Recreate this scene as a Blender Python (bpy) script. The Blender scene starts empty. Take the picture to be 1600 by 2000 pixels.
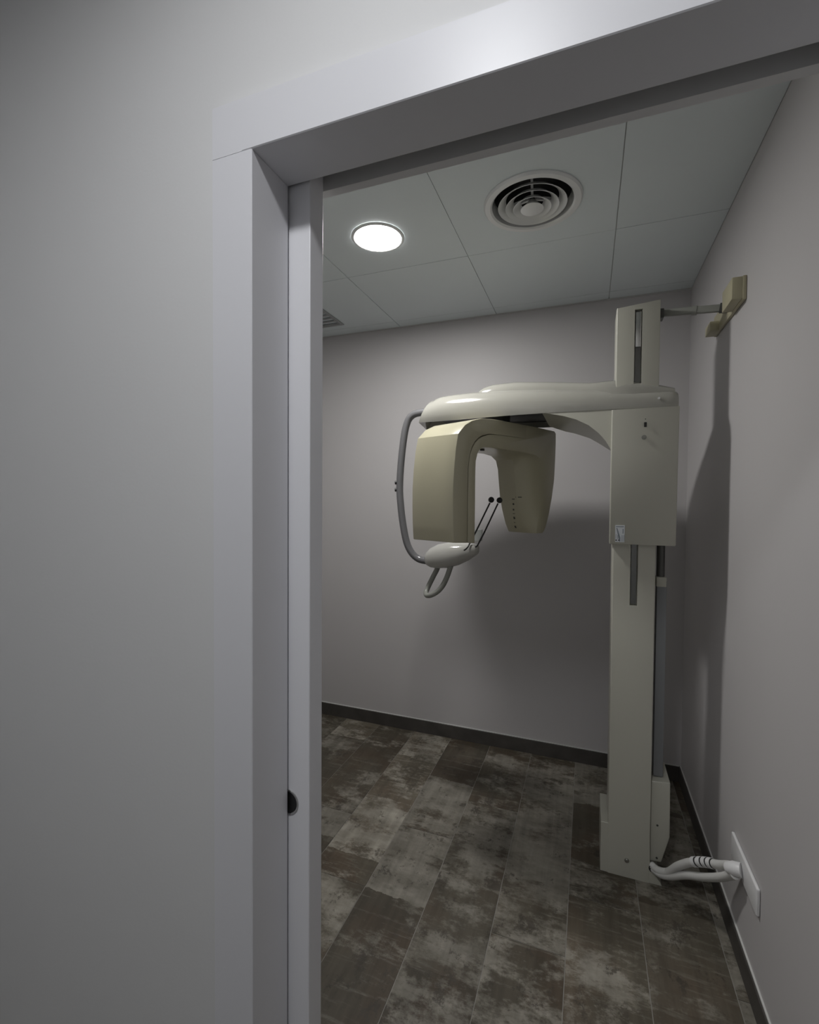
import bpy, bmesh, math, random
from mathutils import Vector, Matrix

random.seed(7)
S = bpy.context.scene
COL = S.collection
PI = math.pi

# ------------------------------------------------------------------ camera
F_PX, YAW, PITCH, ROLL, CAM_H = 922.03, 0.362339, -0.024248, 0.0071388, 1.45
cd = bpy.data.cameras.new('camera')
cd.sensor_fit = 'HORIZONTAL'
cd.sensor_width = 36.0
cd.lens = F_PX / 1600.0 * 36.0
cd.clip_start = 0.02
cam = bpy.data.objects.new('camera', cd)
COL.objects.link(cam)
S.camera = cam
fwd = Vector((-math.sin(YAW) * math.cos(PITCH), math.cos(YAW) * math.cos(PITCH), math.sin(PITCH)))
right = Vector((math.cos(YAW), math.sin(YAW), 0.0))
up = right.cross(fwd)
r2 = right * math.cos(ROLL) + up * math.sin(ROLL)
u2 = -right * math.sin(ROLL) + up * math.cos(ROLL)
cam.matrix_world = Matrix(((r2.x, u2.x, -fwd.x, 0), (r2.y, u2.y, -fwd.y, 0),
                           (r2.z, u2.z, -fwd.z, CAM_H), (0, 0, 0, 1)))

# ------------------------------------------------------------------ light and exposure
w = bpy.data.worlds.new('world')
w.use_nodes = True
w.node_tree.nodes['Background'].inputs[0].default_value = (0.5, 0.5, 0.5, 1)
w.node_tree.nodes['Background'].inputs[1].default_value = 0.0   # closed interior, no daylight
S.world = w
ROOM_LAMP = 188.0          # radiance of the downlight in the room
HALL_LAMP = 128.0          # radiance of the downlight in the hall
S.view_settings.view_transform = 'Standard'
S.view_settings.look = 'None'
S.view_settings.gamma = 1.0
S.view_settings.use_curve_mapping = False
S.view_settings.exposure = 0.0

# ------------------------------------------------------------------ materials
def new_mat(name, col, rough=0.5, metal=0.0, spec=0.5, bump=0.0, bscale=200.0, var=0.0, vscale=3.0, coat=0.0):
    m = bpy.data.materials.new(name)
    m.use_nodes = True
    nt = m.node_tree
    b = nt.nodes['Principled BSDF']
    b.inputs['Base Color'].default_value = (*col, 1)
    b.inputs['Roughness'].default_value = rough
    b.inputs['Metallic'].default_value = metal
    b.inputs['Specular IOR Level'].default_value = spec
    b.inputs['Coat Weight'].default_value = coat
    g = nt.nodes.new('ShaderNodeNewGeometry')
    if var > 0:
        n = nt.nodes.new('ShaderNodeTexNoise')
        n.inputs['Scale'].default_value = vscale
        n.inputs['Detail'].default_value = 4
        nt.links.new(g.outputs['Position'], n.inputs['Vector'])
        r = nt.nodes.new('ShaderNodeMapRange')
        r.inputs[1].default_value = 0.3
        r.inputs[2].default_value = 0.7
        r.inputs[3].default_value = 1 - var
        r.inputs[4].default_value = 1 + var
        nt.links.new(n.outputs['Fac'], r.inputs[0])
        mx = nt.nodes.new('ShaderNodeMix')
        mx.data_type = 'RGBA'
        mx.blend_type = 'MULTIPLY'
        mx.inputs[0].default_value = 1
        mx.inputs[6].default_value = (*col, 1)
        nt.links.new(r.outputs[0], mx.inputs[7])
        nt.links.new(mx.outputs[2], b.inputs['Base Color'])
    if bump > 0:
        n2 = nt.nodes.new('ShaderNodeTexNoise')
        n2.inputs['Scale'].default_value = bscale
        n2.inputs['Detail'].default_value = 3
        nt.links.new(g.outputs['Position'], n2.inputs['Vector'])
        bp = nt.nodes.new('ShaderNodeBump')
        bp.inputs['Strength'].default_value = bump
        bp.inputs['Distance'].default_value = 0.001
        nt.links.new(n2.outputs['Fac'], bp.inputs['Height'])
        nt.links.new(bp.outputs['Normal'], b.inputs['Normal'])
    return m

def emit_mat(name, col, strength):
    m = bpy.data.materials.new(name)
    m.use_nodes = True
    b = m.node_tree.nodes['Principled BSDF']
    b.inputs['Base Color'].default_value = (0.9, 0.9, 0.9, 1)
    b.inputs['Emission Color'].default_value = (*col, 1)
    b.inputs['Emission Strength'].default_value = strength
    return m

M = {}
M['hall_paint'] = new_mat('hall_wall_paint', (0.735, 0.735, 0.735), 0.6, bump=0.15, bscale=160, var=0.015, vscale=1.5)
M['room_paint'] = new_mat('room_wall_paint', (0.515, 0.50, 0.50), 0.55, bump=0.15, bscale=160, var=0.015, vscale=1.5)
M['lacquer'] = new_mat('white_lacquer', (0.76, 0.76, 0.79), 0.40, bump=0.02, bscale=40)
M['leaf'] = new_mat('white_door_leaf', (0.83, 0.83, 0.86), 0.42)
M['tile'] = new_mat('ceiling_tile', (0.68, 0.735, 0.745), 0.6, bump=0.1, bscale=300, var=0.012)
M['plenum'] = new_mat('plenum_dark', (0.05, 0.05, 0.05), 0.9, var=0.1)
M['angle'] = new_mat('ceiling_edge_trim', (0.55, 0.56, 0.55), 0.5)
M['cream'] = new_mat('cream_enamel', (0.475, 0.47, 0.405), 0.33, coat=0.1, var=0.012, vscale=2)
M['arm'] = new_mat('ivory_gloss_shell', (0.325, 0.32, 0.285), 0.12, coat=0.6, var=0.01, vscale=2)
M['beige'] = new_mat('aged_beige_plastic', (0.44, 0.415, 0.30), 0.28, coat=0.2, var=0.02, vscale=2)
M['beige_in'] = new_mat('aged_beige_plastic_inner', (0.53, 0.50, 0.38), 0.35, var=0.02, vscale=2)
M['chin'] = new_mat('white_gloss_plastic', (0.42, 0.415, 0.385), 0.14, coat=0.6)
M['graytube'] = new_mat('grey_painted_tube', (0.135, 0.135, 0.14), 0.25, coat=0.4)
M['handle'] = new_mat('grey_green_handle_tube', (0.24, 0.245, 0.22), 0.35)
M['black'] = new_mat('black_plastic', (0.012, 0.012, 0.012), 0.4)
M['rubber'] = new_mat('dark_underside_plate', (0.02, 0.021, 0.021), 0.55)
M['steel'] = new_mat('brushed_steel', (0.62, 0.62, 0.60), 0.22, metal=1.0, bump=0.05, bscale=400)
M['strapsteel'] = new_mat('dull_steel_strap', (0.20, 0.20, 0.19), 0.18, metal=0.85)
M['darksteel'] = new_mat('dark_steel', (0.10, 0.10, 0.095), 0.35, metal=0.6)
M['cover_grey'] = new_mat('grey_lift_cover', (0.205, 0.212, 0.22), 0.45)
M['alu'] = new_mat('diffuser_aluminium', (0.72, 0.73, 0.72), 0.36, metal=0.15)
M['base_tile'] = new_mat('dark_skirting', (0.060, 0.055, 0.050), 0.5, var=0.25, vscale=9)
M['sealant'] = new_mat('white_sealant', (0.6, 0.6, 0.58), 0.6)
M['hall_floor'] = new_mat('hall_dark_tile', (0.06, 0.055, 0.048), 0.5, var=0.3, vscale=6)
M['grout'] = new_mat('light_grout', (0.27, 0.26, 0.235), 0.8, var=0.15, vscale=20)
M['white_plastic'] = new_mat('white_plastic', (0.72, 0.72, 0.72), 0.35)
M['conduit'] = new_mat('pale_conduit', (0.62, 0.62, 0.60), 0.5)
M['bracket'] = new_mat('beige_bracket_enamel', (0.44, 0.41, 0.28), 0.45, var=0.04, vscale=20)
M['label'] = new_mat('label_paper', (0.62, 0.65, 0.68), 0.5)
M['print'] = new_mat('label_print', (0.22, 0.25, 0.28), 0.5)
M['mark'] = new_mat('scale_print', (0.06, 0.06, 0.05), 0.5)
M['strap'] = new_mat('olive_earth_wire', (0.22, 0.24, 0.05), 0.5)
M['clear'] = new_mat('cloudy_plastic', (0.5, 0.52, 0.5), 0.3)
M['grille'] = new_mat('grey_grille', (0.33, 0.34, 0.34), 0.5)
M['lamp_room'] = emit_mat('room_lamp_diffuser', (1.0, 0.985, 0.97), ROOM_LAMP)
M['lamp_hall_fill'] = emit_mat('hall_fill_diffuser', (0.97, 0.98, 1.0), HALL_LAMP * 0.24)   # weak unseen fill, added to brighten the left hall wall
M['lamp_hall'] = emit_mat('hall_lamp_diffuser', (0.97, 0.98, 1.0), HALL_LAMP)

def plank_material():
    m = bpy.data.materials.new('worn_painted_wood_tile')
    m.use_nodes = True
    nt = m.node_tree
    N, Lk = nt.nodes, nt.links
    b = N['Principled BSDF']
    g = N.new('ShaderNodeNewGeometry')
    oi = N.new('ShaderNodeObjectInfo')
    sc = N.new('ShaderNodeVectorMath'); sc.operation = 'SCALE'
    cmb = N.new('ShaderNodeCombineXYZ')
    for i, k in enumerate((37.0, 91.0, 53.0)):
        mu = N.new('ShaderNodeMath'); mu.operation = 'MULTIPLY'
        mu.inputs[1].default_value = k
        Lk.new(oi.outputs['Random'], mu.inputs[0])
        Lk.new(mu.outputs[0], cmb.inputs[i])
    add = N.new('ShaderNodeVectorMath'); add.operation = 'ADD'
    Lk.new(g.outputs['Position'], add.inputs[0])
    Lk.new(cmb.outputs[0], add.inputs[1])
    def noise(scale, detail, rough, stretch):
        mp = N.new('ShaderNodeMapping')
        mp.inputs['Scale'].default_value = stretch
        Lk.new(add.outputs[0], mp.inputs[0])
        n = N.new('ShaderNodeTexNoise')
        n.inputs['Scale'].default_value = scale
        n.inputs['Detail'].default_value = detail
        n.inputs['Roughness'].default_value = rough
        Lk.new(mp.outputs[0], n.inputs['Vector'])
        return n.outputs['Fac']
    def ramp(f, stops):
        r = N.new('ShaderNodeValToRGB')
        e = r.color_ramp.elements
        e[0].position, e[0].color = stops[0][0], (*stops[0][1], 1)
        e[1].position, e[1].color = stops[1][0], (*stops[1][1], 1)
        for p, c in stops[2:]:
            k = e.new(p); k.color = (*c, 1)
        Lk.new(f, r.inputs[0])
        return r.outputs[0]
    def mix(f, a, c, mode='MIX'):
        x = N.new('ShaderNodeMix'); x.data_type = 'RGBA'; x.blend_type = mode
        if isinstance(f, float): x.inputs[0].default_value = f
        else: Lk.new(f, x.inputs[0])
        Lk.new(a, x.inputs[6]); Lk.new(c, x.inputs[7])
        return x.outputs[2]
    # weathered boards: cross-cut patches of brown wood, olive grey and scraped pale paint
    def blocks(freq, warp):
        sx = N.new('ShaderNodeSeparateXYZ'); Lk.new(add.outputs[0], sx.inputs[0])
        wv = N.new('ShaderNodeMath'); wv.operation = 'MULTIPLY_ADD'
        Lk.new(noise(6.0, 6, 0.7, (1, 1, 1)), wv.inputs[0]); wv.inputs[1].default_value = warp
        Lk.new(sx.outputs[1], wv.inputs[2])
        m1 = N.new('ShaderNodeMath'); m1.operation = 'MULTIPLY'; m1.inputs[1].default_value = freq
        Lk.new(wv.outputs[0], m1.inputs[0])
        fl = N.new('ShaderNodeMath'); fl.operation = 'FLOOR'; Lk.new(m1.outputs[0], fl.inputs[0])
        c = N.new('ShaderNodeCombineXYZ'); Lk.new(fl.outputs[0], c.inputs[0]); Lk.new(oi.outputs['Random'], c.inputs[1])
        wn = N.new('ShaderNodeTexWhiteNoise'); wn.noise_dimensions = '3D'; Lk.new(c.outputs[0], wn.inputs['Vector'])
        return wn.outputs['Value']
    def addm(a, c, ka, kc):
        m1 = N.new('ShaderNodeMath'); m1.operation = 'MULTIPLY'; Lk.new(a, m1.inputs[0]); m1.inputs[1].default_value = ka
        m2 = N.new('ShaderNodeMath'); m2.operation = 'MULTIPLY_ADD'; Lk.new(c, m2.inputs[0]); m2.inputs[1].default_value = kc
        Lk.new(m1.outputs[0], m2.inputs[2]); return m2.outputs[0]
    b1 = blocks(5.5, 0.05)
    b2 = blocks(2.6, 0.09)
    body = ramp(addm(noise(3.4, 6, 0.6, (1.6, 0.9, 1)), b1, 0.75, 0.25), [(0.30, (0.036, 0.031, 0.023)), (0.50, (0.080, 0.070, 0.053)), (0.70, (0.150, 0.134, 0.105))])
    rust = ramp(noise(4.5, 4, 0.55, (1, 0.8, 1)), [(0.46, (0.105, 0.090, 0.064)), (0.62, (0.112, 0.076, 0.047))])
    body = mix(0.38, body, rust)
    pale = ramp(noise(8.0, 6, 0.65, (1.0, 2.0, 1)), [(0.3, (0.165, 0.152, 0.122)), (0.7, (0.335, 0.315, 0.268))])
    smear = ramp(addm(noise(4.6, 12, 0.76, (0.9, 1.5, 1)), b2, 0.84, 0.16), [(0.468, (0, 0, 0)), (0.545, (0.92, 0.92, 0.92))])
    c1 = mix(smear, body, pale)
    saw = ramp(noise(16.0, 6, 0.7, (0.35, 3.2, 1)), [(0.55, (0, 0, 0)), (0.68, (0.5, 0.5, 0.5))])
    c1 = mix(saw, c1, pale)
    scr = ramp(noise(10.0, 8, 0.8, (1.2, 1.0, 1)), [(0.565, (0, 0, 0)), (0.61, (0.8, 0.8, 0.8))])
    dark = ramp(noise(5.0, 4, 0.6, (1, 1, 1)), [(0.3, (0.042, 0.036, 0.028)), (0.7, (0.088, 0.076, 0.060))])
    c2 = mix(scr, c1, dark)
    streak = ramp(noise(5.0, 6, 0.6, (7.0, 0.5, 1)), [(0.35, (0.82, 0.82, 0.82)), (0.65, (1.08, 1.08, 1.08))])
    c3 = mix(1.0, c2, streak, 'MULTIPLY')
    # each plank a little lighter or darker
    mr = N.new('ShaderNodeMapRange')
    mr.inputs[3].default_value = 0.72; mr.inputs[4].default_value = 1.25
    fr = N.new('ShaderNodeMath'); fr.operation = 'FRACT'
    mu = N.new('ShaderNodeMath'); mu.operation = 'MULTIPLY'; mu.inputs[1].default_value = 13.7
    Lk.new(oi.outputs['Random'], mu.inputs[0]); Lk.new(mu.outputs[0], fr.inputs[0]); Lk.new(fr.outputs[0], mr.inputs[0])
    c4 = mix(1.0, c3, mr.outputs[0], 'MULTIPLY')
    Lk.new(c4, b.inputs['Base Color'])
    b.inputs['Roughness'].default_value = 0.5
    b.inputs['Specular IOR Level'].default_value = 0.35
    bp = N.new('ShaderNodeBump'); bp.inputs['Strength'].default_value = 0.25; bp.inputs['Distance'].default_value = 0.001
    Lk.new(noise(30, 4, 0.6, (5, 0.6, 1)), bp.inputs['Height'])
    Lk.new(bp.outputs[0], b.inputs['Normal'])
    return m
M['plank'] = plank_material()

# ------------------------------------------------------------------ mesh helpers
ORIGIN = {}
def thing(name, label, cat, loc=(0, 0, 0), group=None):
    o = bpy.data.objects.new(name, None)
    o.empty_display_size = 0.05
    COL.objects.link(o)
    o.location = loc
    ORIGIN[o.name] = Vector(loc)
    o['label'] = label
    o['category'] = cat
    if group: o['group'] = group
    return o

def obj(name, bm, mat, parent=None, loc=None, smooth=None, label=None, mesh=None):
    """link a bmesh (world coordinates) as ONE mesh object under its parent"""
    if loc is None:
        loc = ORIGIN[parent.name] if parent is not None else Vector((0, 0, 0))
    loc = Vector(loc)
    bmesh.ops.recalc_face_normals(bm, faces=bm.faces)
    bm.transform(Matrix.Translation(-loc))
    me = bpy.data.meshes.new(name)
    bm.to_mesh(me)
    bm.free()
    me.materials.append(M[mat])
    if smooth:
        me.polygons.foreach_set('use_smooth', [True] * len(me.polygons))
        me.set_sharp_from_angle(angle=math.radians(smooth))
    o = bpy.data.objects.new(name, me)
    COL.objects.link(o)
    if parent is not None:
        o.parent = parent
        o.location = loc - ORIGIN[parent.name]
    else:
        o.location = loc
    ORIGIN[o.name] = loc
    if label: o['label'] = label
    return o

def struct(name, bm, mat, parent=None, loc=None, smooth=None, label=None):
    o = obj(name, bm, mat, parent, loc, smooth, label)
    if parent is None: o['kind'] = 'structure'
    return o

def add_box(bm, x0, x1, y0, y1, z0, z1, bev=0.0, seg=2):
    t = bmesh.new()
    vs = [t.verts.new((x, y, z)) for x in (x0, x1) for y in (y0, y1) for z in (z0, z1)]
    for f in ((0, 1, 3, 2), (4, 6, 7, 5), (0, 4, 5, 1), (2, 3, 7, 6), (0, 2, 6, 4), (1, 5, 7, 3)):
        t.faces.new([vs[i] for i in f])
    if bev > 0:
        bmesh.ops.bevel(t, geom=list(t.edges), offset=bev, segments=seg, affect='EDGES', profile=0.5)
    merge(bm, t)
    return bm

def merge(bm, t):
    me = bpy.data.meshes.new('tmp')
    t.to_mesh(me); t.free()
    bm.from_mesh(me)
    bpy.data.meshes.remove(me)

def box(*a, **k):
    return add_box(bmesh.new(), *a, **k)

def loft(bm, rings, cap0=True, cap1=True, closed=True):
    vr = [[bm.verts.new(p) for p in r] for r in rings]
    n = len(rings[0])
    for a, b in zip(vr[:-1], vr[1:]):
        for i in range(n if closed else n - 1):
            j = (i + 1) % n
            bm.faces.new((a[i], a[j], b[j], b[i]))
    if cap0: bm.faces.new(list(reversed(vr[0])))
    if cap1: bm.faces.new(vr[-1])
    return bm

def prism_y(bm, prof, y0, y1, bev=0.0, seg=2):
    """profile in (x, z), extruded along y"""
    t = bmesh.new()
    loft(t, [[(x, y0, z) for x, z in prof], [(x, y1, z) for x, z in prof]])
    if bev > 0:
        bmesh.ops.recalc_face_normals(t, faces=t.faces)
        es = [e for e in t.edges if len(e.link_faces) == 2 and e.calc_face_angle(0) > 0.5]
        bmesh.ops.bevel(t, geom=es, offset=bev, segments=seg, affect='EDGES', profile=0.5)
    merge(bm, t)
    return bm

def smooth_path(pts, n=6):
    out = []
    P = [Vector(p) for p in pts]
    P = [2 * P[0] - P[1]] + P + [2 * P[-1] - P[-2]]
    for i in range(1, len(P) - 2):
        p0, p1, p2, p3 = P[i - 1:i + 3]
        for k in range(n):
            t = k / n
            out.append(0.5 * ((2 * p1) + (p2 - p0) * t + (2 * p0 - 5 * p1 + 4 * p2 - p3) * t * t + (3 * p1 - p0 - 3 * p2 + p3) * t ** 3))
    out.append(P[-2])
    return out

def tube(bm, pts, r, seg=12, smooth=0, cap=True):
    if smooth: pts = smooth_path(pts, smooth)
    pts = [Vector(p) for p in pts]
    rr = r if isinstance(r, (list, tuple)) else [r] * len(pts)
    rings = []
    nrm = None
    for i, p in enumerate(pts):
        d = (pts[min(i + 1, len(pts) - 1)] - pts[max(i - 1, 0)]).normalized()
        if nrm is None:
            nrm = d.orthogonal().normalized()
        nrm = (nrm - d * nrm.dot(d)).normalized()
        b = d.cross(nrm)
        rings.append([p + (nrm * math.cos(2 * PI * k / seg) + b * math.sin(2 * PI * k / seg)) * rr[i] for k in range(seg)])
    return loft(bm, rings, cap, cap)

def lathe(bm, prof, cx, cy, seg=48, cap0=False, cap1=False):
    """profile (radius, z) spun round a vertical axis"""
    rings = [[(cx + r * math.cos(2 * PI * k / seg), cy + r * math.sin(2 * PI * k / seg), z) for k in range(seg)] for r, z in prof]
    return loft(bm, rings, cap0, cap1)

def ball(bm, c, r, u=14, v=8):
    t = bmesh.new()
    bmesh.ops.create_uvsphere(t, u_segments=u, v_segments=v, radius=r)
    t.transform(Matrix.Translation(Vector(c)))
    merge(bm, t)
    return bm

def disc_y(bm, x, z, r, y0, y1, seg=16):
    """short cylinder facing the door (axis along y)"""
    return loft(bm, [[(x + r * math.cos(2 * PI * k / seg), y, z + r * math.sin(2 * PI * k / seg)) for k in range(seg)] for y in (y0, y1)])

def rrect(x0, x1, y0, y1, r, n=4):
    out = []
    for cx, cy, a in ((x1 - r, y1 - r, 0), (x0 + r, y1 - r, 90), (x0 + r, y0 + r, 180), (x1 - r, y0 + r, 270)):
        for k in range(n + 1):
            t = math.radians(a + 90 * k / n)
            out.append((cx + r * math.cos(t), cy + r * math.sin(t)))
    return out

# ------------------------------------------------------------------ the setting
RX0, RX1 = -2.20, 0.47        # room, left and right wall
RY0, RY1 = 0.812, 2.767       # room-side face of the door wall region, back wall
CZ = 2.53                     # suspended ceiling
TOPZ = 2.72
HX0, HX1, HY0 = -3.00, 3.00, -1.15
HCZ, HTOP = 2.60, 2.80        # hall ceiling
DX0, DX1 = -0.53, 0.34        # door opening
HEAD = 2.03

floor = struct('floor', box(RX0 - .1, RX1 + .1, -0.40, RY1 + .1, -0.12, -0.0015), 'grout')
b = box(HX0 - .1, RX0 - .1, HY0 - .1, 0.76, -0.12, 0)
add_box(b, RX1 + .1, HX1 + .1, HY0 - .1, 0.76, -0.12, 0)
add_box(b, RX0 - .1, RX1 + .1, HY0 - .1, -0.40, -0.12, 0)
struct('floor_hall', b, 'hall_floor')

def plank_bm(x0, x1, y0, y1):
    return box(x0, x1, y0, y1, -0.0015, 0.0)
PW, PL, GAP = 0.2385, 1.19, 0.0026
line0 = -0.047
offs = {-1: 1.553, 0: 0.62, -2: 1.02, -3: 1.93, -4: 1.57, 1: 1.25, -5: 1.918, -6: 1.35, -7: 1.75, -8: 0.7, -9: 1.1, 2: 1.6}
full_mesh = None
for k in range(-9, 3):
    xa = max(RX0, line0 + PW * k) ; xb = min(RX1, line0 + PW * (k + 1))
    if xb - xa < 0.02: continue
    o0 = offs[k]
    j = -2
    while True:
        ya = o0 + PL * j; yb = ya + PL
        j += 1
        if ya > RY1: break
        if yb < -0.4: continue
        ca, cb = max(ya, -0.4), min(yb, RY1)
        if cb - ca < 0.01: continue
        isfull = (cb - ca) > PL - 1e-6 and abs(xb - xa - PW) < 1e-6
        loc = Vector((xa + GAP / 2, ca + GAP / 2, 0))
        if isfull and full_mesh is not None:
            o = bpy.data.objects.new('plank', full_mesh)
            COL.objects.link(o)
            o.parent = floor
            o.location = loc
        else:
            o = obj('plank', plank_bm(xa + GAP / 2, xb - GAP / 2, ca + GAP / 2, cb - GAP / 2), 'plank', floor, loc)
            if isfull: full_mesh = o.data

# room walls
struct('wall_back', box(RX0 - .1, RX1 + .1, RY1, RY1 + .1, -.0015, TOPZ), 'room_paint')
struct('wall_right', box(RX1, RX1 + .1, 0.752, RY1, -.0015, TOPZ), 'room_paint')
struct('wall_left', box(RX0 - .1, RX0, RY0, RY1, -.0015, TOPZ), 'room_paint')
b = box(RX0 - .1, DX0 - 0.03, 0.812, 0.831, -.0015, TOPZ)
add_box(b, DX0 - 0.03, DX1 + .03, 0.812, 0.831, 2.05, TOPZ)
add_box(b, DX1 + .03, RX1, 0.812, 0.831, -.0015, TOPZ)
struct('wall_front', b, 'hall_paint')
# hall walls (the camera stands in the hall)
b = box(HX0, DX0 - .02, 0.664, 0.750, -.0015, HTOP)
add_box(b, DX0 - .02, DX1 + .02, 0.664, 0.750, HEAD + .02, HTOP)
add_box(b, DX1 + .02, HX1, 0.664, 0.750, -.0015, HTOP)
struct('wall_hall', b, 'hall_paint')
struct('wall_hall_back', box(HX0, HX1, HY0 - .1, HY0, -.0015, HTOP), 'hall_paint')
struct('wall_hall_left', box(HX0 - .1, HX0, HY0 - .1, 0.750, -.0015, HTOP), 'hall_paint')
struct('wall_hall_right', box(HX1, HX1 + .1, HY0 - .1, 0.750, -.0015, HTOP), 'hall_paint')
struct('ceiling_hall', box(HX0 - .1, HX1 + .1, HY0 - .1, 0.664, HCZ, HTOP), 'hall_paint')

# ---- door frame: casing boards, linings, sliding leaf
def frame_board(name, x0, x1, y0, y1, z0, z1, bev=0.0015, mat='lacquer'):
    return struct(name, box(x0, x1, y0, y1, z0, z1, bev, 2), mat)
def jamb(name, xo, xi, sgn):
    """casing board and lining of one side in one piece, L-shaped in plan"""
    p = [(xo, .649), (xi - .0015 * sgn, .649), (xi, .6505), (xi, .750), (xi - .02 * sgn, .750), (xi - .02 * sgn, .664), (xo, .664)]
    return struct(name, loft(bmesh.new(), [[(x, y, 0.0) for x, y in p], [(x, y, HEAD) for x, y in p]]), 'lacquer')
jamb('trim_1', -.612, DX0, 1)
jamb('trim_2', DX1 + .082, DX1, -1)
hz = HEAD + .0008
p = [(.649, 2.117), (.649, hz + .0015), (.6505, hz), (.750, hz), (.750, HEAD + .02), (.664, HEAD + .02), (.664, 2.117)]
b = loft(bmesh.new(), [[(x, y, z) for y, z in p] for x in (DX0 - .02, DX1 + .02)])
add_box(b, -.612, DX0 - .02, .649, .664, hz, 2.117)
add_box(b, DX1 + .02, DX1 + .082, .649, .664, hz, 2.117)
struct('trim_3', b, 'lacquer')
frame_board('trim_4', DX0 - .9, DX1 + .02, 0.752, 0.811, 2.12, 2.15, mat='darksteel')  # sliding track
door = struct('door_1', box(-1.33, -0.486, 0.757, 0.8025, 0.008, 2.115, 0.002, 2), 'leaf')
# round finger pull let into the leaf face
b = bmesh.new()
cx, cz = -0.5335, 0.868
def ring_y(r, y, seg=32):
    return [(cx + r * math.cos(2 * PI * k / seg), y, cz + r * math.sin(2 * PI * k / seg)) for k in range(seg)]
loft(b, [ring_y(.0245, .7568), ring_y(.0243, .7552), ring_y(.0212, .7552), ring_y(.0205, .7562)], False, False)
pull = obj('finger_pull', b, 'steel', door, smooth=50, label='bright metal rim of the finger pull')
b = bmesh.new()
loft(b, [ring_y(.0207, .7560), ring_y(.0150, .7567)], True, True)
obj('pull_cup', b, 'black', pull)

# ---- skirting
def skirt(name, x0, x1, y0, y1, bead):
    o = struct(name, box(x0, x1, y0, y1, 0.0, 0.078, 0.001, 1), 'base_tile')
    obj('sealant_bead', box(*bead, 0.078, 0.0815), 'sealant', o)
    return o
skirt('baseboard_back', RX0, RX1 - .010, RY1 - .010, RY1, (RX0, RX1 - .010, RY1 - .005, RY1))
skirt('baseboard_right', RX1 - .010, RX1, 0.832, RY1, (RX1 - .005, RX1, 0.832, RY1))
skirt('baseboard_left', RX0, RX0 + .010, 0.832, RY1 - .010, (RX0, RX0 + .005, 0.832, RY1 - .010))

# ---- suspended ceiling: tiles in a hidden grid, dark void above
ceiling = struct('ceiling', box(RX0 - .1, RX1 + .1, 0.75, RY1 + .1, TOPZ, TOPZ + .1), 'plenum')
XL = [RX0, -1.708, -1.111, -0.514, 0.085, RX1]
YL = [0.8312, 0.868, 1.465, 2.062, 2.659, RY1]
TG = 0.0016
VENT = (-0.207, 1.777)
LAMP = (-0.826, 1.790)
def holed_tile(x0, x1, y0, y1, cx, cy, r, z0, z1, seg=48):
    t = bmesh.new()
    o = [t.verts.new(p) for p in ((x0, y0, z0), (x1, y0, z0), (x1, y1, z0), (x0, y1, z0))]
    h = [t.verts.new((cx + r * math.cos(2 * PI * k / seg), cy + r * math.sin(2 * PI * k / seg), z0)) for k in range(seg)]
    es = [t.edges.new((o[i], o[(i + 1) % 4])) for i in range(4)] + [t.edges.new((h[i], h[(i + 1) % seg])) for i in range(seg)]
    bmesh.ops.triangle_fill(t, edges=es, use_beauty=True)
    g = bmesh.ops.extrude_face_region(t, geom=list(t.faces))
    bmesh.ops.translate(t, verts=[v for v in g['geom'] if isinstance(v, bmesh.types.BMVert)], vec=(0, 0, z1 - z0))
    return t
rt = random.Random(3)
for i in range(5):
    for j in range(5):
        x0, x1, y0, y1 = XL[i] + TG, XL[i + 1] - TG, YL[j] + TG, YL[j + 1] - TG
        if j == 4: y1 = RY1 - .022
        dz = rt.uniform(0, .0012)
        z0, z1 = CZ + dz, CZ + .004
        if x0 < VENT[0] < x1 and y0 < VENT[1] < y1:
            b = holed_tile(x0, x1, y0, y1, *VENT, 0.150, CZ, CZ + .004)
        else:
            b = box(x0, x1, y0, y1, z0, z1)
        obj('ceiling_tile', b, 'tile', ceiling, (x0, y0, CZ))
b = bmesh.new()
for x in XL[1:-1]: add_box(b, x - .012, x + .012, YL[0], RY1 - .03, CZ + .0042, CZ + .030)
for y in YL[1:-1]: add_box(b, XL[0], XL[-1], y - .012, y + .012, CZ + .0044, CZ + .029)
obj('ceiling_grid', b, 'angle', ceiling)
b = box(RX0, 0.06, RY1 - .020, RY1 - .003, CZ + .001, CZ + .003)
add_box(b, 0.06, RX1, RY1 - .020, RY1, CZ - .001, CZ + .003)
obj('edge_trim', b, 'angle', ceiling)

# ------------------------------------------------------------------ ceiling fittings
def downlight(x, y, lampmat, label, CZ=CZ):
    t = thing('downlight', label, 'ceiling light', (x, y, CZ))
    b = bmesh.new()
    lathe(b, [(.1085, CZ - .0002), (.1085, CZ - .003), (.106, CZ - .006), (.100, CZ - .0075), (.0955, CZ - .0055), (.0955, CZ - .0002)], x, y, 64)
    obj('trim_ring', b, 'alu', t, smooth=40)
    b = bmesh.new()
    lathe(b, [(.0953, CZ - .0004), (.0953, CZ - .0048), (.088, CZ - .0056)], x, y, 64, True, True)
    obj('diffuser', b, lampmat, t)
    return t
downlight(*LAMP, 'lamp_room', 'round recessed ceiling downlight, lit white, in the small room left of the vent')
downlight(-0.235, -0.12, 'lamp_hall', 'round lit downlight in the hall ceiling outside the doorway', HCZ)

downlight(-2.35, -0.45, 'lamp_hall_fill', 'added unseen fill light, a round disc farther left on the hall ceiling', HCZ)  # added fill in downlight shape, evens out the hall wall left of the door

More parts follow.
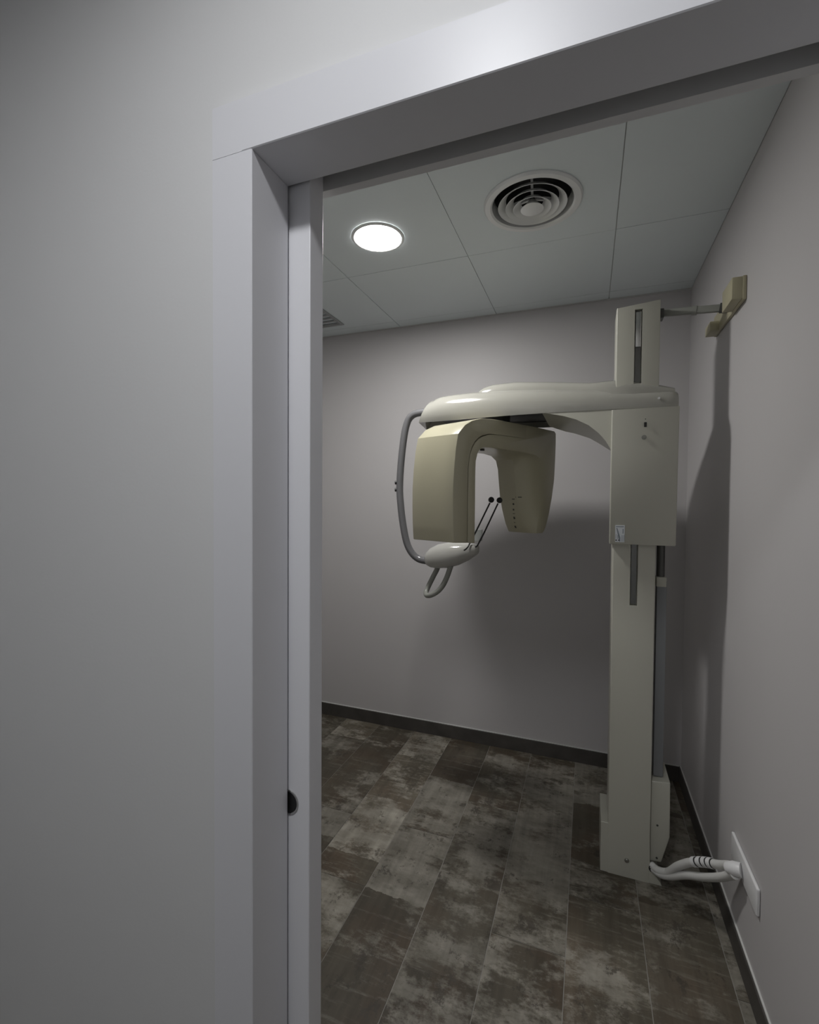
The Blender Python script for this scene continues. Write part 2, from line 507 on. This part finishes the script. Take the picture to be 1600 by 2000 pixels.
vent = thing('air_vent', 'round grey air diffuser with concentric louvre rings in the ceiling', 'vent', (*VENT, CZ))
b = bmesh.new()
lathe(b, [(.1735, CZ - .0003), (.1735, CZ - .004), (.168, CZ - .010), (.150, CZ - .011), (.1435, CZ - .006), (.139, CZ + .020), (.137, CZ + .04), (.1365, CZ + .04), (.1380, CZ + .02)], *VENT, 64)
obj('outer_frame', b, 'alu', vent, smooth=40)
b = bmesh.new()
lathe(b, [(.1362, CZ + .03), (.1362, CZ + .13)], *VENT, 48, False, True)
obj('duct', b, 'plenum', vent)
for k, (rb, zlow) in enumerate(((.1215, .010), (.0945, .015), (.0675, .020))):
    b = bmesh.new()
    zb = CZ - zlow
    lathe(b, [(rb, zb), (rb - .004, zb + .0035), (rb - .017, zb + .012), (rb - .027, zb + .024), (rb - .0285, zb + .023), (rb - .0185, zb + .0105), (rb - .0055, zb + .0020), (rb - .0012, zb - .0012), (rb, zb)], *VENT, 64)
    obj('louvre_ring', b, 'alu', vent, smooth=50)
b = bmesh.new()
lathe(b, [(.0405, CZ - .024), (.0395, CZ - .0225), (.026, CZ - .010), (.010, CZ + .01)], *VENT, 48, False, True)
lathe(b, [(.0405, CZ - .024), (.036, CZ - .0255), (.012, CZ - .029), (.003, CZ - .030)], *VENT, 48, False, True)
obj('centre_cone', b, 'alu', vent, smooth=40)
b = bmesh.new()
for a in (35, 155, 275):
    ca, sa = math.cos(math.radians(a)), math.sin(math.radians(a))
    px = Vector((-sa, ca, 0)) * .004
    p0 = Vector((VENT[0] + ca * .012, VENT[1] + sa * .012, CZ + .012)); p1 = Vector((VENT[0] + ca * .137, VENT[1] + sa * .137, CZ + .026))
    loft(b, [[p0 + px, p0 - px, p0 - px + Vector((0, 0, .012)), p0 + px + Vector((0, 0, .012))], [p1 + px, p1 - px, p1 - px + Vector((0, 0, .012)), p1 + px + Vector((0, 0, .012))]])
obj('spokes', b, 'alu', vent)

gr = thing('return_grille', 'grey rectangular ceiling grille partly hidden behind the door edge', 'vent', (-1.55, 2.36, CZ))
b = bmesh.new()
for a in ((-1.70, -1.42, 2.12, 2.14), (-1.70, -1.42, 2.57, 2.59), (-1.70, -1.68, 2.14, 2.57), (-1.44, -1.42, 2.14, 2.57)):
    add_box(b, *a, CZ - .006, CZ - .0003)
obj('grille_frame', b, 'grille', gr)
for k in range(10):
    y = 2.155 + k * .044
    b = bmesh.new()
    loft(b, [[(x, y, CZ - .005), (x, y + .002, CZ - .005), (x, y + .030, CZ - .0008), (x, y + .028, CZ - .0008)] for x in (-1.68, -1.44)])
    obj('grille_slat', b, 'grille', gr)

# ------------------------------------------------------------------ the dental X-ray unit
X = thing('xray_machine', 'cream panoramic dental x-ray machine standing on the floor beside the right wall', 'x-ray machine', (0.165, 2.05, 0.0))
YF = 1.975                    # front plane of the column
CX0, CX1, CYB, CTOP = 0.090, 0.2385, 2.115, 2.198

# column: lower solid, grooved upper part
b = bmesh.new()
ru = rrect(CX0, CX1, YF, CYB, .004, 3)
loft(b, [[(x, y, 0.0) for x, y in ru], [(x, y, 1.056) for x, y in ru]])
G0, G1, GD = .1525, .1785, .020
def grooved():
    out = []
    pts = rrect(CX0, CX1, YF, CYB, .004, 3)       # runs right-back, left-back, left-front, right-front
    for i, p in enumerate(pts):
        out.append(p)
        if i == 11: out += [(G0, YF), (G0, YF + GD), (G1, YF + GD), (G1, YF)]
    return out
rg = grooved()
loft(b, [[(x, y, 1.056) for x, y in rg], [(x, y, 2.174) for x, y in rg]])
loft(b, [[(x, y, 2.174) for x, y in ru], [(x, y, 2.186 + (x - CX0) * .09) for x, y in ru]])
column = obj('column', b, 'cream', X, smooth=35)
obj('lift_strap', box(G0 + .004, G1 - .004, YF + .012, YF + .015, 1.06, 2.172), 'strapsteel', X, label='steel strap in the slot of the column')
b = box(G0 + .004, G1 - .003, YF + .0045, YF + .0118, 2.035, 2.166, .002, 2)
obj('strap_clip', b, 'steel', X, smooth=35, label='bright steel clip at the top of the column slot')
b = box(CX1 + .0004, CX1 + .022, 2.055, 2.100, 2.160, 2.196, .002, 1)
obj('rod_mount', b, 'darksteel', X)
# foot
b = prism_y(bmesh.new(), [(.0645, 0), (.281, 0), (.276, .012), (.240, .060), (.2375, .196), (.0645, .196)], YF + .0008, 2.17, .0015, 1)
obj('foot', b, 'cream', X)
b = bmesh.new(); disc_y(b, .159, .068, .0085, 1.971, 1.9752)
disc_y(b, .159, .068, .0045, 1.968, 1.9715, 6)
obj('bolt', b, 'steel', X)
b = disc_y(bmesh.new(), .248, .060, .013, 1.9725, 1.978)
obj('cable_hole', b, 'black', X)
# motor box beside the column
b = prism_y(bmesh.new(), [(.241, .070), (.281, .074), (.308, .178), (.306, .388), (.241, .382)], 2.0, 2.16, .004, 3)
mb = obj('motor_box', b, 'cream', X, smooth=35)
for z in (.215, .088):
    b = disc_y(bmesh.new(), .265, z, .004, 1.9985, 2.0005, 10)
    obj('screw', b, 'darksteel', mb)
# lifting gear behind the column
b = box(.251, .285, 2.03, 2.075, .388, 1.150, .003, 2)
obj('lift_cover', b, 'cover_grey', X, smooth=35)
b = box(.249, .284, 2.028, 2.078, 1.125, 1.163, .004, 2)
obj('cover_cap', b, 'cream', X, smooth=35)
b = tube(bmesh.new(), [(.265, 2.052, 1.16), (.265, 2.052, 1.32)], .0145, 20)
obj('piston_rod', b, 'darksteel', X, smooth=40)

# carriage
b = bmesh.new()
ring = rrect(.0755, .3010, 1.952, 2.195, .006, 4)
ring = [(x + (.012 * (y - 1.952) / .243 if x < .18 else 0), y) for x, y in ring]
# slightly crowned front, edge at the left third
ring = [(x, y - (.006 * math.sin(PI * max(0, min(1, (x - .11) / .19))) if y < 1.96 else 0)) for x, y in ring]
loft(b, [[(.188 + (x - .188) * .985, y + (2.07 - y) * .02, 1.2905) for x, y in ring], [(x, y, 1.2945) for x, y in ring],
         [(x * 1.006, y, 1.64) for x, y in ring], [(x * 1.012, y, 1.799) for x, y in ring]])
carriage = obj('carriage', b, 'cream', X, smooth=35)
b = box(.1875, .1965, 1.943, 1.947, 1.728, 1.7455, .001, 1)
obj('rocker_switch', b, 'black', carriage, label='small black rocker switch')
b = disc_y(bmesh.new(), .1885, 1.690, .0085, 1.9435, 1.947, 20)
loft(b, [[(.1885 + .0035 * math.cos(a * PI / 4), 1.9428, 1.690 + .0035 * math.sin(a * PI / 4)) for a in range(8)], [(.1885 + .0035 * math.cos(a * PI / 4), 1.9437, 1.690 + .0035 * math.sin(a * PI / 4)) for a in range(8)]])
lk = obj('key_lock', b, 'handle', carriage)
b = disc_y(bmesh.new(), .192, 1.757, .002, 1.944, 1.947, 8)
obj('indicator', b, 'darksteel', carriage)
# sticker with small pictograms
st = obj('sticker', box(.0965, .1290, 1.9498, 1.9522, 1.2985, 1.362), 'label', X, label='pale blue paper sticker')
b = bmesh.new()
def flat(b, pts, y=1.9496):
    loft(b, [[(x, y, z) for x, z in pts], [(x, y + .0003, z) for x, z in pts]])
flat(b, [(.1000, 1.352), (.1035, 1.352), (.1145, 1.316), (.1145, 1.3005), (.111, 1.3005)])
flat(b, [(.0985, 1.3585), (.1260, 1.3585), (.1260, 1.3555), (.0985, 1.3555)])
flat(b, [(.1220, 1.349), (.1250, 1.349), (.1250, 1.331), (.1220, 1.331)])
flat(b, [(.0985, 1.328), (.1000, 1.328), (.1000, 1.310), (.0985, 1.310)])
flat(b, [(.1045, 1.325), (.1065, 1.325), (.1065, 1.310), (.1045, 1.310)])
flat(b, [(.1195, 1.325), (.1215, 1.325), (.1215, 1.300), (.1195, 1.300)])
flat(b, [(.1255, 1.325), (.1275, 1.325), (.1275, 1.300), (.1255, 1.300)])
obj('sticker_print', b, 'print', st)
b = bmesh.new()
disc_y(b, .1000, 1.3055, .0026, 1.9493, 1.9498, 12); disc_y(b, .1090, 1.3055, .0022, 1.9493, 1.9498, 12)
obj('sticker_symbols', b, 'black', st)

# overhead arm: hollow shell (lower tier)
def lerp_table(tab, x):
    if x <= tab[0][0]: return tab[0][1:]
    for a, c in zip(tab[:-1], tab[1:]):
        if x <= c[0]:
            t = (x - a[0]) / (c[0] - a[0])
            return tuple(p + (q - p) * t for p, q in zip(a[1:], c[1:]))
    return tab[-1][1:]
#        x      yf     yb     zb     zs
ARM = [(-.742, 2.062, 2.305, 1.812, 1.926),
       (-.700, 2.052, 2.320, 1.811, 1.932),
       (-.600, 2.038, 2.345, 1.810, 1.938),
       (-.450, 2.020, 2.378, 1.810, 1.940),
       (-.300, 2.002, 2.385, 1.810, 1.932),
       (-.150, 1.984, 2.385, 1.808, 1.918),
       (.000, 1.968, 2.375, 1.805, 1.901),
       (.120, 1.958, 2.330, 1.802, 1.890),
       (.220, 1.953, 2.270, 1.800, 1.882),
       (.285, 1.953, 2.215, 1.800, 1.875),
       (.302, 1.962, 2.190, 1.800, 1.866)]
def arm_profile(yf, yb, zb, zs, d=0.0, tuck=1.0):
    h = zs - zb
    o = [(yf + .003 + .013 * tuck, zb), (yf + .001 + .005 * tuck, zb + .13 * h), (yf, zb + .32 * h), (yf + .004, zb + .52 * h), (yf + .016, zb + .72 * h),
         (yf + .034, zb + .87 * h), (yf + .058, zb + .965 * h), (yf + .090, zs), (yf + .5 * (yb - yf), zs + .003),
         (yb - .100, zs - .010), (yb - .045, zb + .68 * h), (yb - .012, zb + .45 * h), (yb, zb)]
    if d == 0: return o
    cy, cz = (yf + yb) / 2, zb
    return [(cy + (y - cy) * (1 - d / ((yb - yf) / 2)), cz + (z - cz) * (1 - d / h)) for y, z in o]
b = bmesh.new()
rings = []
xs = [-.742, -.738, -.72, -.69, -.64, -.58, -.5, -.42, -.34, -.26, -.18, -.1, -.02, .06, .12, .18, .23, .27, .29, .302]
for i, x in enumerate(xs):
    p = lerp_table(ARM, x)
    tk = .35 * min(1, max(0, (-.18 - x) / .30))
    o = arm_profile(*p, tuck=tk); q = list(reversed(arm_profile(*p, d=.006, tuck=tk)))
    k = .44 if x < -.60 else 0.0
    sc = 1.0 if i else 0.985
    tp = min(1, max(0, (-.66 - x) / .06))
    rings.append([(x + tp * (z - p[2]) * (k + .14 * (y - p[0]) / (p[3] - p[2])) if y - p[0] < .12 else x - tp * .040 * (y - p[0]) / (p[1] - p[0]) + tp * ((z - p[2]) * k + .036 * (z - p[2]) / (p[3] - p[2])), y, p[2] + (z - p[2]) * sc) for y, z in o + q])
loft(b, rings, False, False)
n = len(arm_profile(1, 2, 1, 2))
for r in (rings[0], rings[-1]):
    b.faces.new([b.verts.new(p) for p in r[:n]])
bmesh.ops.remove_doubles(b, verts=b.verts, dist=1e-5)
obj('arm_shell', b, 'arm', X, smooth=40)
# upper tier of the arm
HUMP = [(-.475, 2.075, 2.235, 1.932, 1.936),
        (-.462, 2.070, 2.250, 1.930, 1.950),
        (-.440, 2.066, 2.262, 1.928, 1.964),
        (-.400, 2.060, 2.270, 1.926, 1.972),
        (-.300, 2.050, 2.272, 1.924, 1.973),
        (-.150, 2.030, 2.272, 1.908, 1.956),
        (.000, 2.008, 2.258, 1.890, 1.934),
        (.080, 1.975, 2.240, 1.878, 1.920),
        (.150, 1.969, 2.225, 1.870, 1.909),
        (.240, 1.968, 2.200, 1.864, 1.888),
        (.292, 1.976, 2.180, 1.856, 1.875)]
b = bmesh.new(); rings = []
for x, yf, yb, z0, z1 in HUMP:
    wd = 1.0 - .68 * min(1, max(0, (x - .0) / .08))
    z0 -= .018; yf -= .001
    h = z1 - z0
    rise = .012 * min(1, max(0, (.06 - x) / .2)) * min(1, max(0, (x + .475) / .05))
    rings.append([(x, yf, z0), (x, yf + .004 * wd, z0 + .42 * h), (x, yf + .016 * wd, z0 + .72 * h), (x, yf + .036 * wd, z0 + .90 * h), (x, yf + .065 * wd, z1),
                  (x, (yf + yb) / 2 + .02, z1 + rise * .5), (x, yb - .030, z1 + rise), (x, yb - .008, z1 + rise - .018), (x, yb, z0)])
loft(b, rings)
obj('arm_cover', b, 'arm', X, smooth=40)
b = disc_y(bmesh.new(), .2360, 1.832, .0042, 1.950, 1.956, 12)
obj('arm_screw', b, 'white_plastic', X)
# dark plate inside the hollow arm, with its sloped end wall
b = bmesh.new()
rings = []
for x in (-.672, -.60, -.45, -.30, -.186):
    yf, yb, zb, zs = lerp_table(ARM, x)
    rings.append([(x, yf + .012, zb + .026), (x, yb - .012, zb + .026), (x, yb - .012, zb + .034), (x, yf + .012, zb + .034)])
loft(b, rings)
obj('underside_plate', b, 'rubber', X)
b = tube(bmesh.new(), [(-.385, 2.115, 1.786), (-.385, 2.115, 1.850)], .055, 24)
obj('pivot', b, 'rubber', X, smooth=40)
# arched gusset between arm and carriage
b = bmesh.new()
def gy(x): return lerp_table(ARM, x)[0] + .0045
arch_f = [(-0.1828, 1.8114), (-0.0999, 1.7913), (-0.0517, 1.7745), (-0.0041, 1.748), (0.0335, 1.7145), (0.0579, 1.6839), (0.0765, 1.65)]
arch_b = [(-0.1693, 1.7874), (-0.1407, 1.7746), (-0.0994, 1.7592), (-0.0587, 1.7484), (0.0004, 1.7259), (0.0442, 1.6978), (0.0865, 1.668)]
top = [(.0765, 1.799), (.0765, 1.852), (-.186, 1.852)]
loft(b, [[(x, gy(x), z) for x, z in arch_f + top], [(x, 2.2, z) for x, z in arch_b + [(.0865, 1.799), (.0865, 1.852), (-.186, 1.852)]]])
obj('gusset', b, 'cream', X, smooth=20)

# rotating C-arm: tube head (near), bridge, sensor head (far)
UC = Vector((-.40, 2.10)); UTH = math.radians(58)
ud = Vector((math.cos(UTH), math.sin(UTH))); um = Vector((math.sin(UTH), -math.cos(UTH)))
def U(s, t, z):
    p = UC + ud * s + um * t
    return (p.x, p.y, z)
def tn(s):  # near half width
    return .1075 + (s + .332) / .664 * (.077 - .1075)
def tf(s):  # far half width
    return -(.1075 + (s + .332) / .664 * (.067 - .1075))
outer = [(-.332, 1.288), (-.3365, 1.350), (-.339, 1.430), (-.3385, 1.506), (-.3335, 1.579), (-.325, 1.654), (-.3135, 1.710), (-.275, 1.748), (-.235, 1.769), (-.181, 1.784),
         (-.102, 1.7895), (-.019, 1.790), (.115, 1.789), (.241, 1.7865), (.338, 1.7835), (.350, 1.774), (.3515, 1.736), (.348, 1.644), (.342, 1.553), (.326, 1.473), (.302, 1.389), (.280, 1.335), (.264, 1.311)]
# inner boundary: (s far row, s near row, z)
inner = [(.250, .252, 1.303), (.195, .205, 1.303), (.173, .212, 1.343), (.149, .229, 1.411), (.134, .243, 1.472), (.124, .250, 1.550), (.118, .250, 1.600), (.105, .238, 1.640), (.075, .195, 1.660), (.030, .080, 1.668),
         (-.067, -.067, 1.670), (-.124, -.124, 1.671), (-.166, -.166, 1.6685), (-.184, -.184, 1.661), (-.198, -.198, 1.645), (-.209, -.209, 1.611), (-.211, -.211, 1.560), (-.211, -.211, 1.457), (-.2115, -.2115, 1.280)]
seam = [(-.256, 1.284), (-.258, 1.457), (-.256, 1.583), (-.247, 1.634), (-.234, 1.665), (-.218, 1.687), (-.198, 1.703), (-.178, 1.7135), (-.133, 1.7265), (-.060, 1.729), (.020, 1.729), (.115, 1.729)]
def urows(prof_far, prof_mid, prof_near, grow=0.0):
    """three or more rows across the thickness, rounded at both faces"""
    def row(pr, f, inset):
        cs = sum(p[0] for p in pr) / len(pr); cz = sum(p[1] for p in pr) / len(pr)
        out = []
        for s, z in pr:
            t = f * (tn(s) if f > 0 else -tf(s)) + (grow if f > 0 else -grow)
            out.append((s, z, t))
        return [U(s, t, z) for s, z, t in out]
    return row
def skew(s, z, f):
    # the far edge of the tube head bulges out a little further
    return s - (.030 * (0.5 - 0.5 * f) if s < -.26 else .030 * (0.5 - 0.5 * f) * max(0, (-.10 - s) / .16) if s < -.10 else 0)
def s_of(v):
    return (Vector((v.co.x, v.co.y)) - UC).dot(ud)
def bevel_sharp(b, off, seg=3, ang=0.9, smax=9.0):
    bmesh.ops.recalc_face_normals(b, faces=b.faces)
    es = [e for e in b.edges if len(e.link_faces) == 2 and e.calc_face_angle(0) > ang
          and ((s_of(e.verts[0]) + s_of(e.verts[1])) / 2 < smax or (e.verts[0].co.z + e.verts[1].co.z) / 2 > 1.77)]
    bmesh.ops.bevel(b, geom=es, offset=off, segments=seg, affect='EDGES', profile=0.5, clamp_overlap=True)
# tube head cover (outer half of the profile)
cover = outer[:13] + list(reversed(seam))
b = bmesh.new()
rings = []
for f in (-1, -.5, 0, .5, 1):
    rings.append([U(skew(s, z, f), f * (tn(s) if f > 0 else -tf(s)) + .0015 * f * min(1, max(0, (-.06 - s) / .10)), z) for s, z in cover])
loft(b, rings)
bevel_sharp(b, .0035, 2, .9, -.15)
obj('tube_head_cover', b, 'beige', X, smooth=27)
# inner body, bridge and sensor head
b = bmesh.new()
rings = []
G = .0030
for f in (-1, -.4, .25, .62, 1):
    r = []
    for s, z in seam:
        gg = G * min(1, max(0, (-.06 - s) / .10)); r.append((s + gg, z - gg if s > -.24 else z))
    for s, z in outer[12:]: r.append((s if s != .115 else .1165, z))
    g = max(0, (f - .25) / .75) ** 1.6
    for sf, sn, z in inner: r.append((sf + (sn - sf) * g, z))
    rings.append([U(s, f * (tn(s) if f > 0 else -tf(s)), z) for s, z in r])
loft(b, rings)
bevel_sharp(b, .003, 2, 1.0)
obj('c_arm_body', b, 'beige', X, smooth=38)
b = bmesh.new()
lathe(b, [(.010, 1.6715), (.010, 1.6655), (.008, 1.6645)], *U(-.10, .03, 0)[:2], 16, True, True)
obj('laser_window', b, 'black', X)
# printed scale on the sensor face
def face_pt(t, z, off=.0):
    # inner face of the sensor head at (t, z)
    f = t / (tn(.2) if t > 0 else -tf(.2))
    g = max(0, (f - .25) / .75) ** 1.6
    pr = inner[1:8]
    for a, c in zip(pr[:-1], pr[1:]):
        if a[2] <= z <= c[2]:
            k = (z - a[2]) / (c[2] - a[2])
            sf = a[0] + (c[0] - a[0]) * k; sn = a[1] + (c[1] - a[1]) * k
            return U(sf + (sn - sf) * g - off, t, z)
b = bmesh.new()
def mark(t0, t1, z0, z1):
    loft(b, [[face_pt(t0, z0, .0012), face_pt(t1, z0, .0012), face_pt(t1, z1, .0012), face_pt(t0, z1, .0012)],
             [face_pt(t0, z0, .0008), face_pt(t1, z0, .0008), face_pt(t1, z1, .0008), face_pt(t0, z1, .0008)]])
def tz(z): return .004 - (1.469 - z) / .155 * .026
mark(tz(1.469) + .013, tz(1.469) + .036, 1.4672, 1.4708)
for z, hw, hh in ((1.460, .005, .0015), (1.437, .003, .0035), (1.411, .0028, .0032), (1.392, .004, .001), (1.372, .003, .0045), (1.350, .003, .001), (1.329, .003, .0045)):
    mark(tz(z) - hw * 1.6, tz(z) + hw * 1.6, z - hh * 1.25, z + hh * 1.25)
obj('scale_marks', b, 'mark', X, label='row of small dark scale marks')

# patient support: side tube, chin rest unit, temple rods, hand loop
TY = 2.15
pts = [(-.735, TY, 1.874), (-.756, TY, 1.873), (-.790, TY, 1.868), (-.815, TY, 1.853), (-.831, TY, 1.825), (-.845, TY, 1.768), (-.860, TY, 1.644), (-.867, TY, 1.519), (-.861, TY, 1.426), (-.848, TY, 1.331), (-.829, TY, 1.247), (-.803, TY, 1.197), (-.767, TY, 1.168), (-.727, TY - .005, 1.161), (-.700, TY - .01, 1.161)]
b = tube(bmesh.new(), pts, .0172, 16, smooth=4)
stube = obj('support_tube', b, 'graytube', X, smooth=50)
for z in (1.537, 1.502):
    b = bmesh.new(); tube(b, [(-.8785, TY - .004, z), (-.8895, TY - .006, z)], .0092, 12)
    obj('button', b, 'black', stube, smooth=50)
CHIN = [(-.726, 1.176, .006, .010), (-.722, 1.176, .020, .024), (-.712, 1.1765, .034, .042), (-.690, 1.182, .049, .058), (-.655, 1.190, .058, .066), (-.605, 1.197, .061, .070), (-.555, 1.206, .053, .066), (-.510, 1.217, .040, .055), (-.480, 1.226, .028, .042), (-.470, 1.227, .019, .030), (-.467, 1.227, .008, .012)]
b = bmesh.new()
rings = []
NC = 28
for x, zc, hz, hy in CHIN:
    r = []
    for k in range(NC):
        a = 2 * PI * k / NC
        c, s_ = math.cos(a), math.sin(a)
        e = .82
        r.append((x, 2.13 + hy * math.copysign(abs(c) ** e, c), zc + hz * math.copysign(abs(s_) ** e, s_)))
    rings.append(r)
loft(b, rings)
obj('chin_rest_unit', b, 'chin', X, smooth=60)
b = tube(bmesh.new(), [(-.665, 2.17, 1.150), (-.676, 2.17, 1.125), (-.704, 2.17, 1.070), (-.722, 2.165, 1.030), (-.727, 2.15, 1.008), (-.716, 2.13, .998), (-.690, 2.112, 1.004), (-.656, 2.103, 1.024), (-.628, 2.10, 1.056), (-.607, 2.10, 1.100), (-.590, 2.10, 1.150)], .0122, 14, smooth=4)
obj('hand_loop', b, 'handle', X, smooth=50)
for (bx, bz, path) in ((-.4063, 1.456, [(-.412, 2.10, 1.442), (-.476, 2.10, 1.308), (-.496, 2.098, 1.268), (-.5030, 2.070, 1.2440), (-.5120, 2.064, 1.2330), (-.5200, 2.066, 1.2285)]),
                       (-.3695, 1.454, [(-.376, 2.10, 1.440), (-.436, 2.10, 1.309), (-.467, 2.10, 1.248), (-.474, 2.10, 1.2425), (-.487, 2.10, 1.2405), (-.490, 2.105, 1.235)])):
    b = tube(bmesh.new(), path, .0036, 8)
    rod = obj('temple_rod', b, 'black', X, smooth=50)
    obj('rod_ball', ball(bmesh.new(), (bx, 2.10, bz), .0134), 'black', rod, smooth=60)
b = box(-.508, -.448, 2.113, 2.119, 1.268, 1.322, .002, 2)
obj('rod_holder', b, 'clear', X, label='small cloudy plastic plate between the temple rods')

# ------------------------------------------------------------------ wall bracket with its tie rod
W = thing('wall_bracket', 'beige metal bracket near the top of the right wall, holding the machine column', 'bracket', (RX1, 2.02, 2.14))
b = bmesh.new()
wall = RX1
def blk(y0, y1, z0, z1, x0):
    add_box(b, x0, wall - .0005, y0, y1, z0, z1, .003, 2)
blk(1.832, 2.215, 2.112, 2.190, .458)      # back plate
blk(1.834, 1.955, 2.116, 2.188, .428)      # near block
blk(2.130, 2.213, 2.114, 2.150, .428)      # far block
obj('bracket_body', b, 'bracket', W, smooth=35)
b = bmesh.new()
rr = rrect(-.013, .013, -.008, .008, .003, 3)
p0 = Vector((.262, 2.078, 2.184)); p1 = Vector((.440, 2.02, 2.157))
dd = (p1 - p0).normalized(); sv = dd.cross(Vector((0, 0, 1))).normalized(); uv = sv.cross(dd)
loft(b, [[p + uv * a + sv * c for a, c in rr] for p in (p0, p1)])
obj('tie_rod', b, 'handle', W, smooth=35)
b = bmesh.new()
loft(b, [[p1 + dd * k + uv * a * 1.3 + sv * c * 1.2 for a, c in rr] for k in (-.004, .019)])
obj('clamp_bolt', b, 'darksteel', W)
b = bmesh.new()
pm = p0 + (p1 - p0) * .55
loft(b, [[pm + dd * k + uv * a * 1.25 + sv * c * 1.25 for a, c in rr] for k in (-.008, .008)])
obj('collar', b, 'handle', W)

# ------------------------------------------------------------------ cable outlet on the right wall
O = thing('cable_outlet', 'white rectangular cable outlet plate low on the right wall', 'outlet plate', (RX1, 1.69, .325))
b = box(RX1 - .0105, RX1 - .0003, 1.569, 1.822, .283, .362, .004, 3)
obj('cover_plate', b, 'white_plastic', O, smooth=35)

def cable(path, r, rings):
    """corrugated hose from the foot of the column, a part of the machine"""
    P = smooth_path(path, 10)
    L = [0.0]
    for a, c in zip(P[:-1], P[1:]): L.append(L[-1] + (c - a).length)
    tot = L[-1]; nn = int(tot / .0026); pts = []; rad = []
    k = 0
    for i in range(nn + 1):
        l = tot * i / nn
        while k < len(L) - 2 and L[k + 1] < l: k += 1
        u = (l - L[k]) / max(1e-9, L[k + 1] - L[k])
        pts.append(P[k].lerp(P[k + 1], u)); rad.append(r * (1 + .05 * math.cos(i * PI)))
    b = tube(bmesh.new(), pts, rad, 14)
    hose = obj('cable', b, 'conduit', X, smooth=60)
    for f in rings:
        i = int(f * nn)
        d = (pts[min(nn, i + 2)] - pts[max(0, i - 2)]).normalized()
        b = tube(bmesh.new(), [pts[i] - d * .0078, pts[i] + d * .0078], r * 1.22, 16)
        obj('cable_marker', b, 'white_plastic', hose, smooth=40, label='white ring marker on the cable')
        b = tube(bmesh.new(), [pts[i] + d * .0078, pts[i] + d * .0112], r * 1.14, 14)
        obj('marker_gap', b, 'black', hose, smooth=40)
    return hose
cable([(.246, 1.985, .066), (.265, 1.965, .066), (.295, 1.940, .086), (.322, 1.905, .142), (.355, 1.870, .191), (.389, 1.830, .230), (.418, 1.785, .262), (.434, 1.748, .292), (.441, 1.715, .312)],
      .0132, (.545, .600, .655, .710))
cable([(.249, 1.982, .056), (.272, 1.958, .058), (.302, 1.930, .080), (.343, 1.885, .130), (.386, 1.835, .174), (.418, 1.775, .228), (.434, 1.730, .272), (.441, 1.700, .300)],
      .0125, ())
b = tube(bmesh.new(), [(.425, 1.789, .270), (.434, 1.765, .286), (.440, 1.742, .302), (.444, 1.722, .316)], .0040, 8, smooth=4)
obj('earth_wire', b, 'strap', X, smooth=50, label='short olive green wire')
b = tube(bmesh.new(), [(.428, 1.722, .302), (.440, 1.708, .313), (.4580, 1.700, .318)], [.0165, .021, .0205], 18)
obj('cable_plug', b, 'white_plastic', X, smooth=40, label='white cable plug at the wall outlet')

bpy.context.view_layer.update()
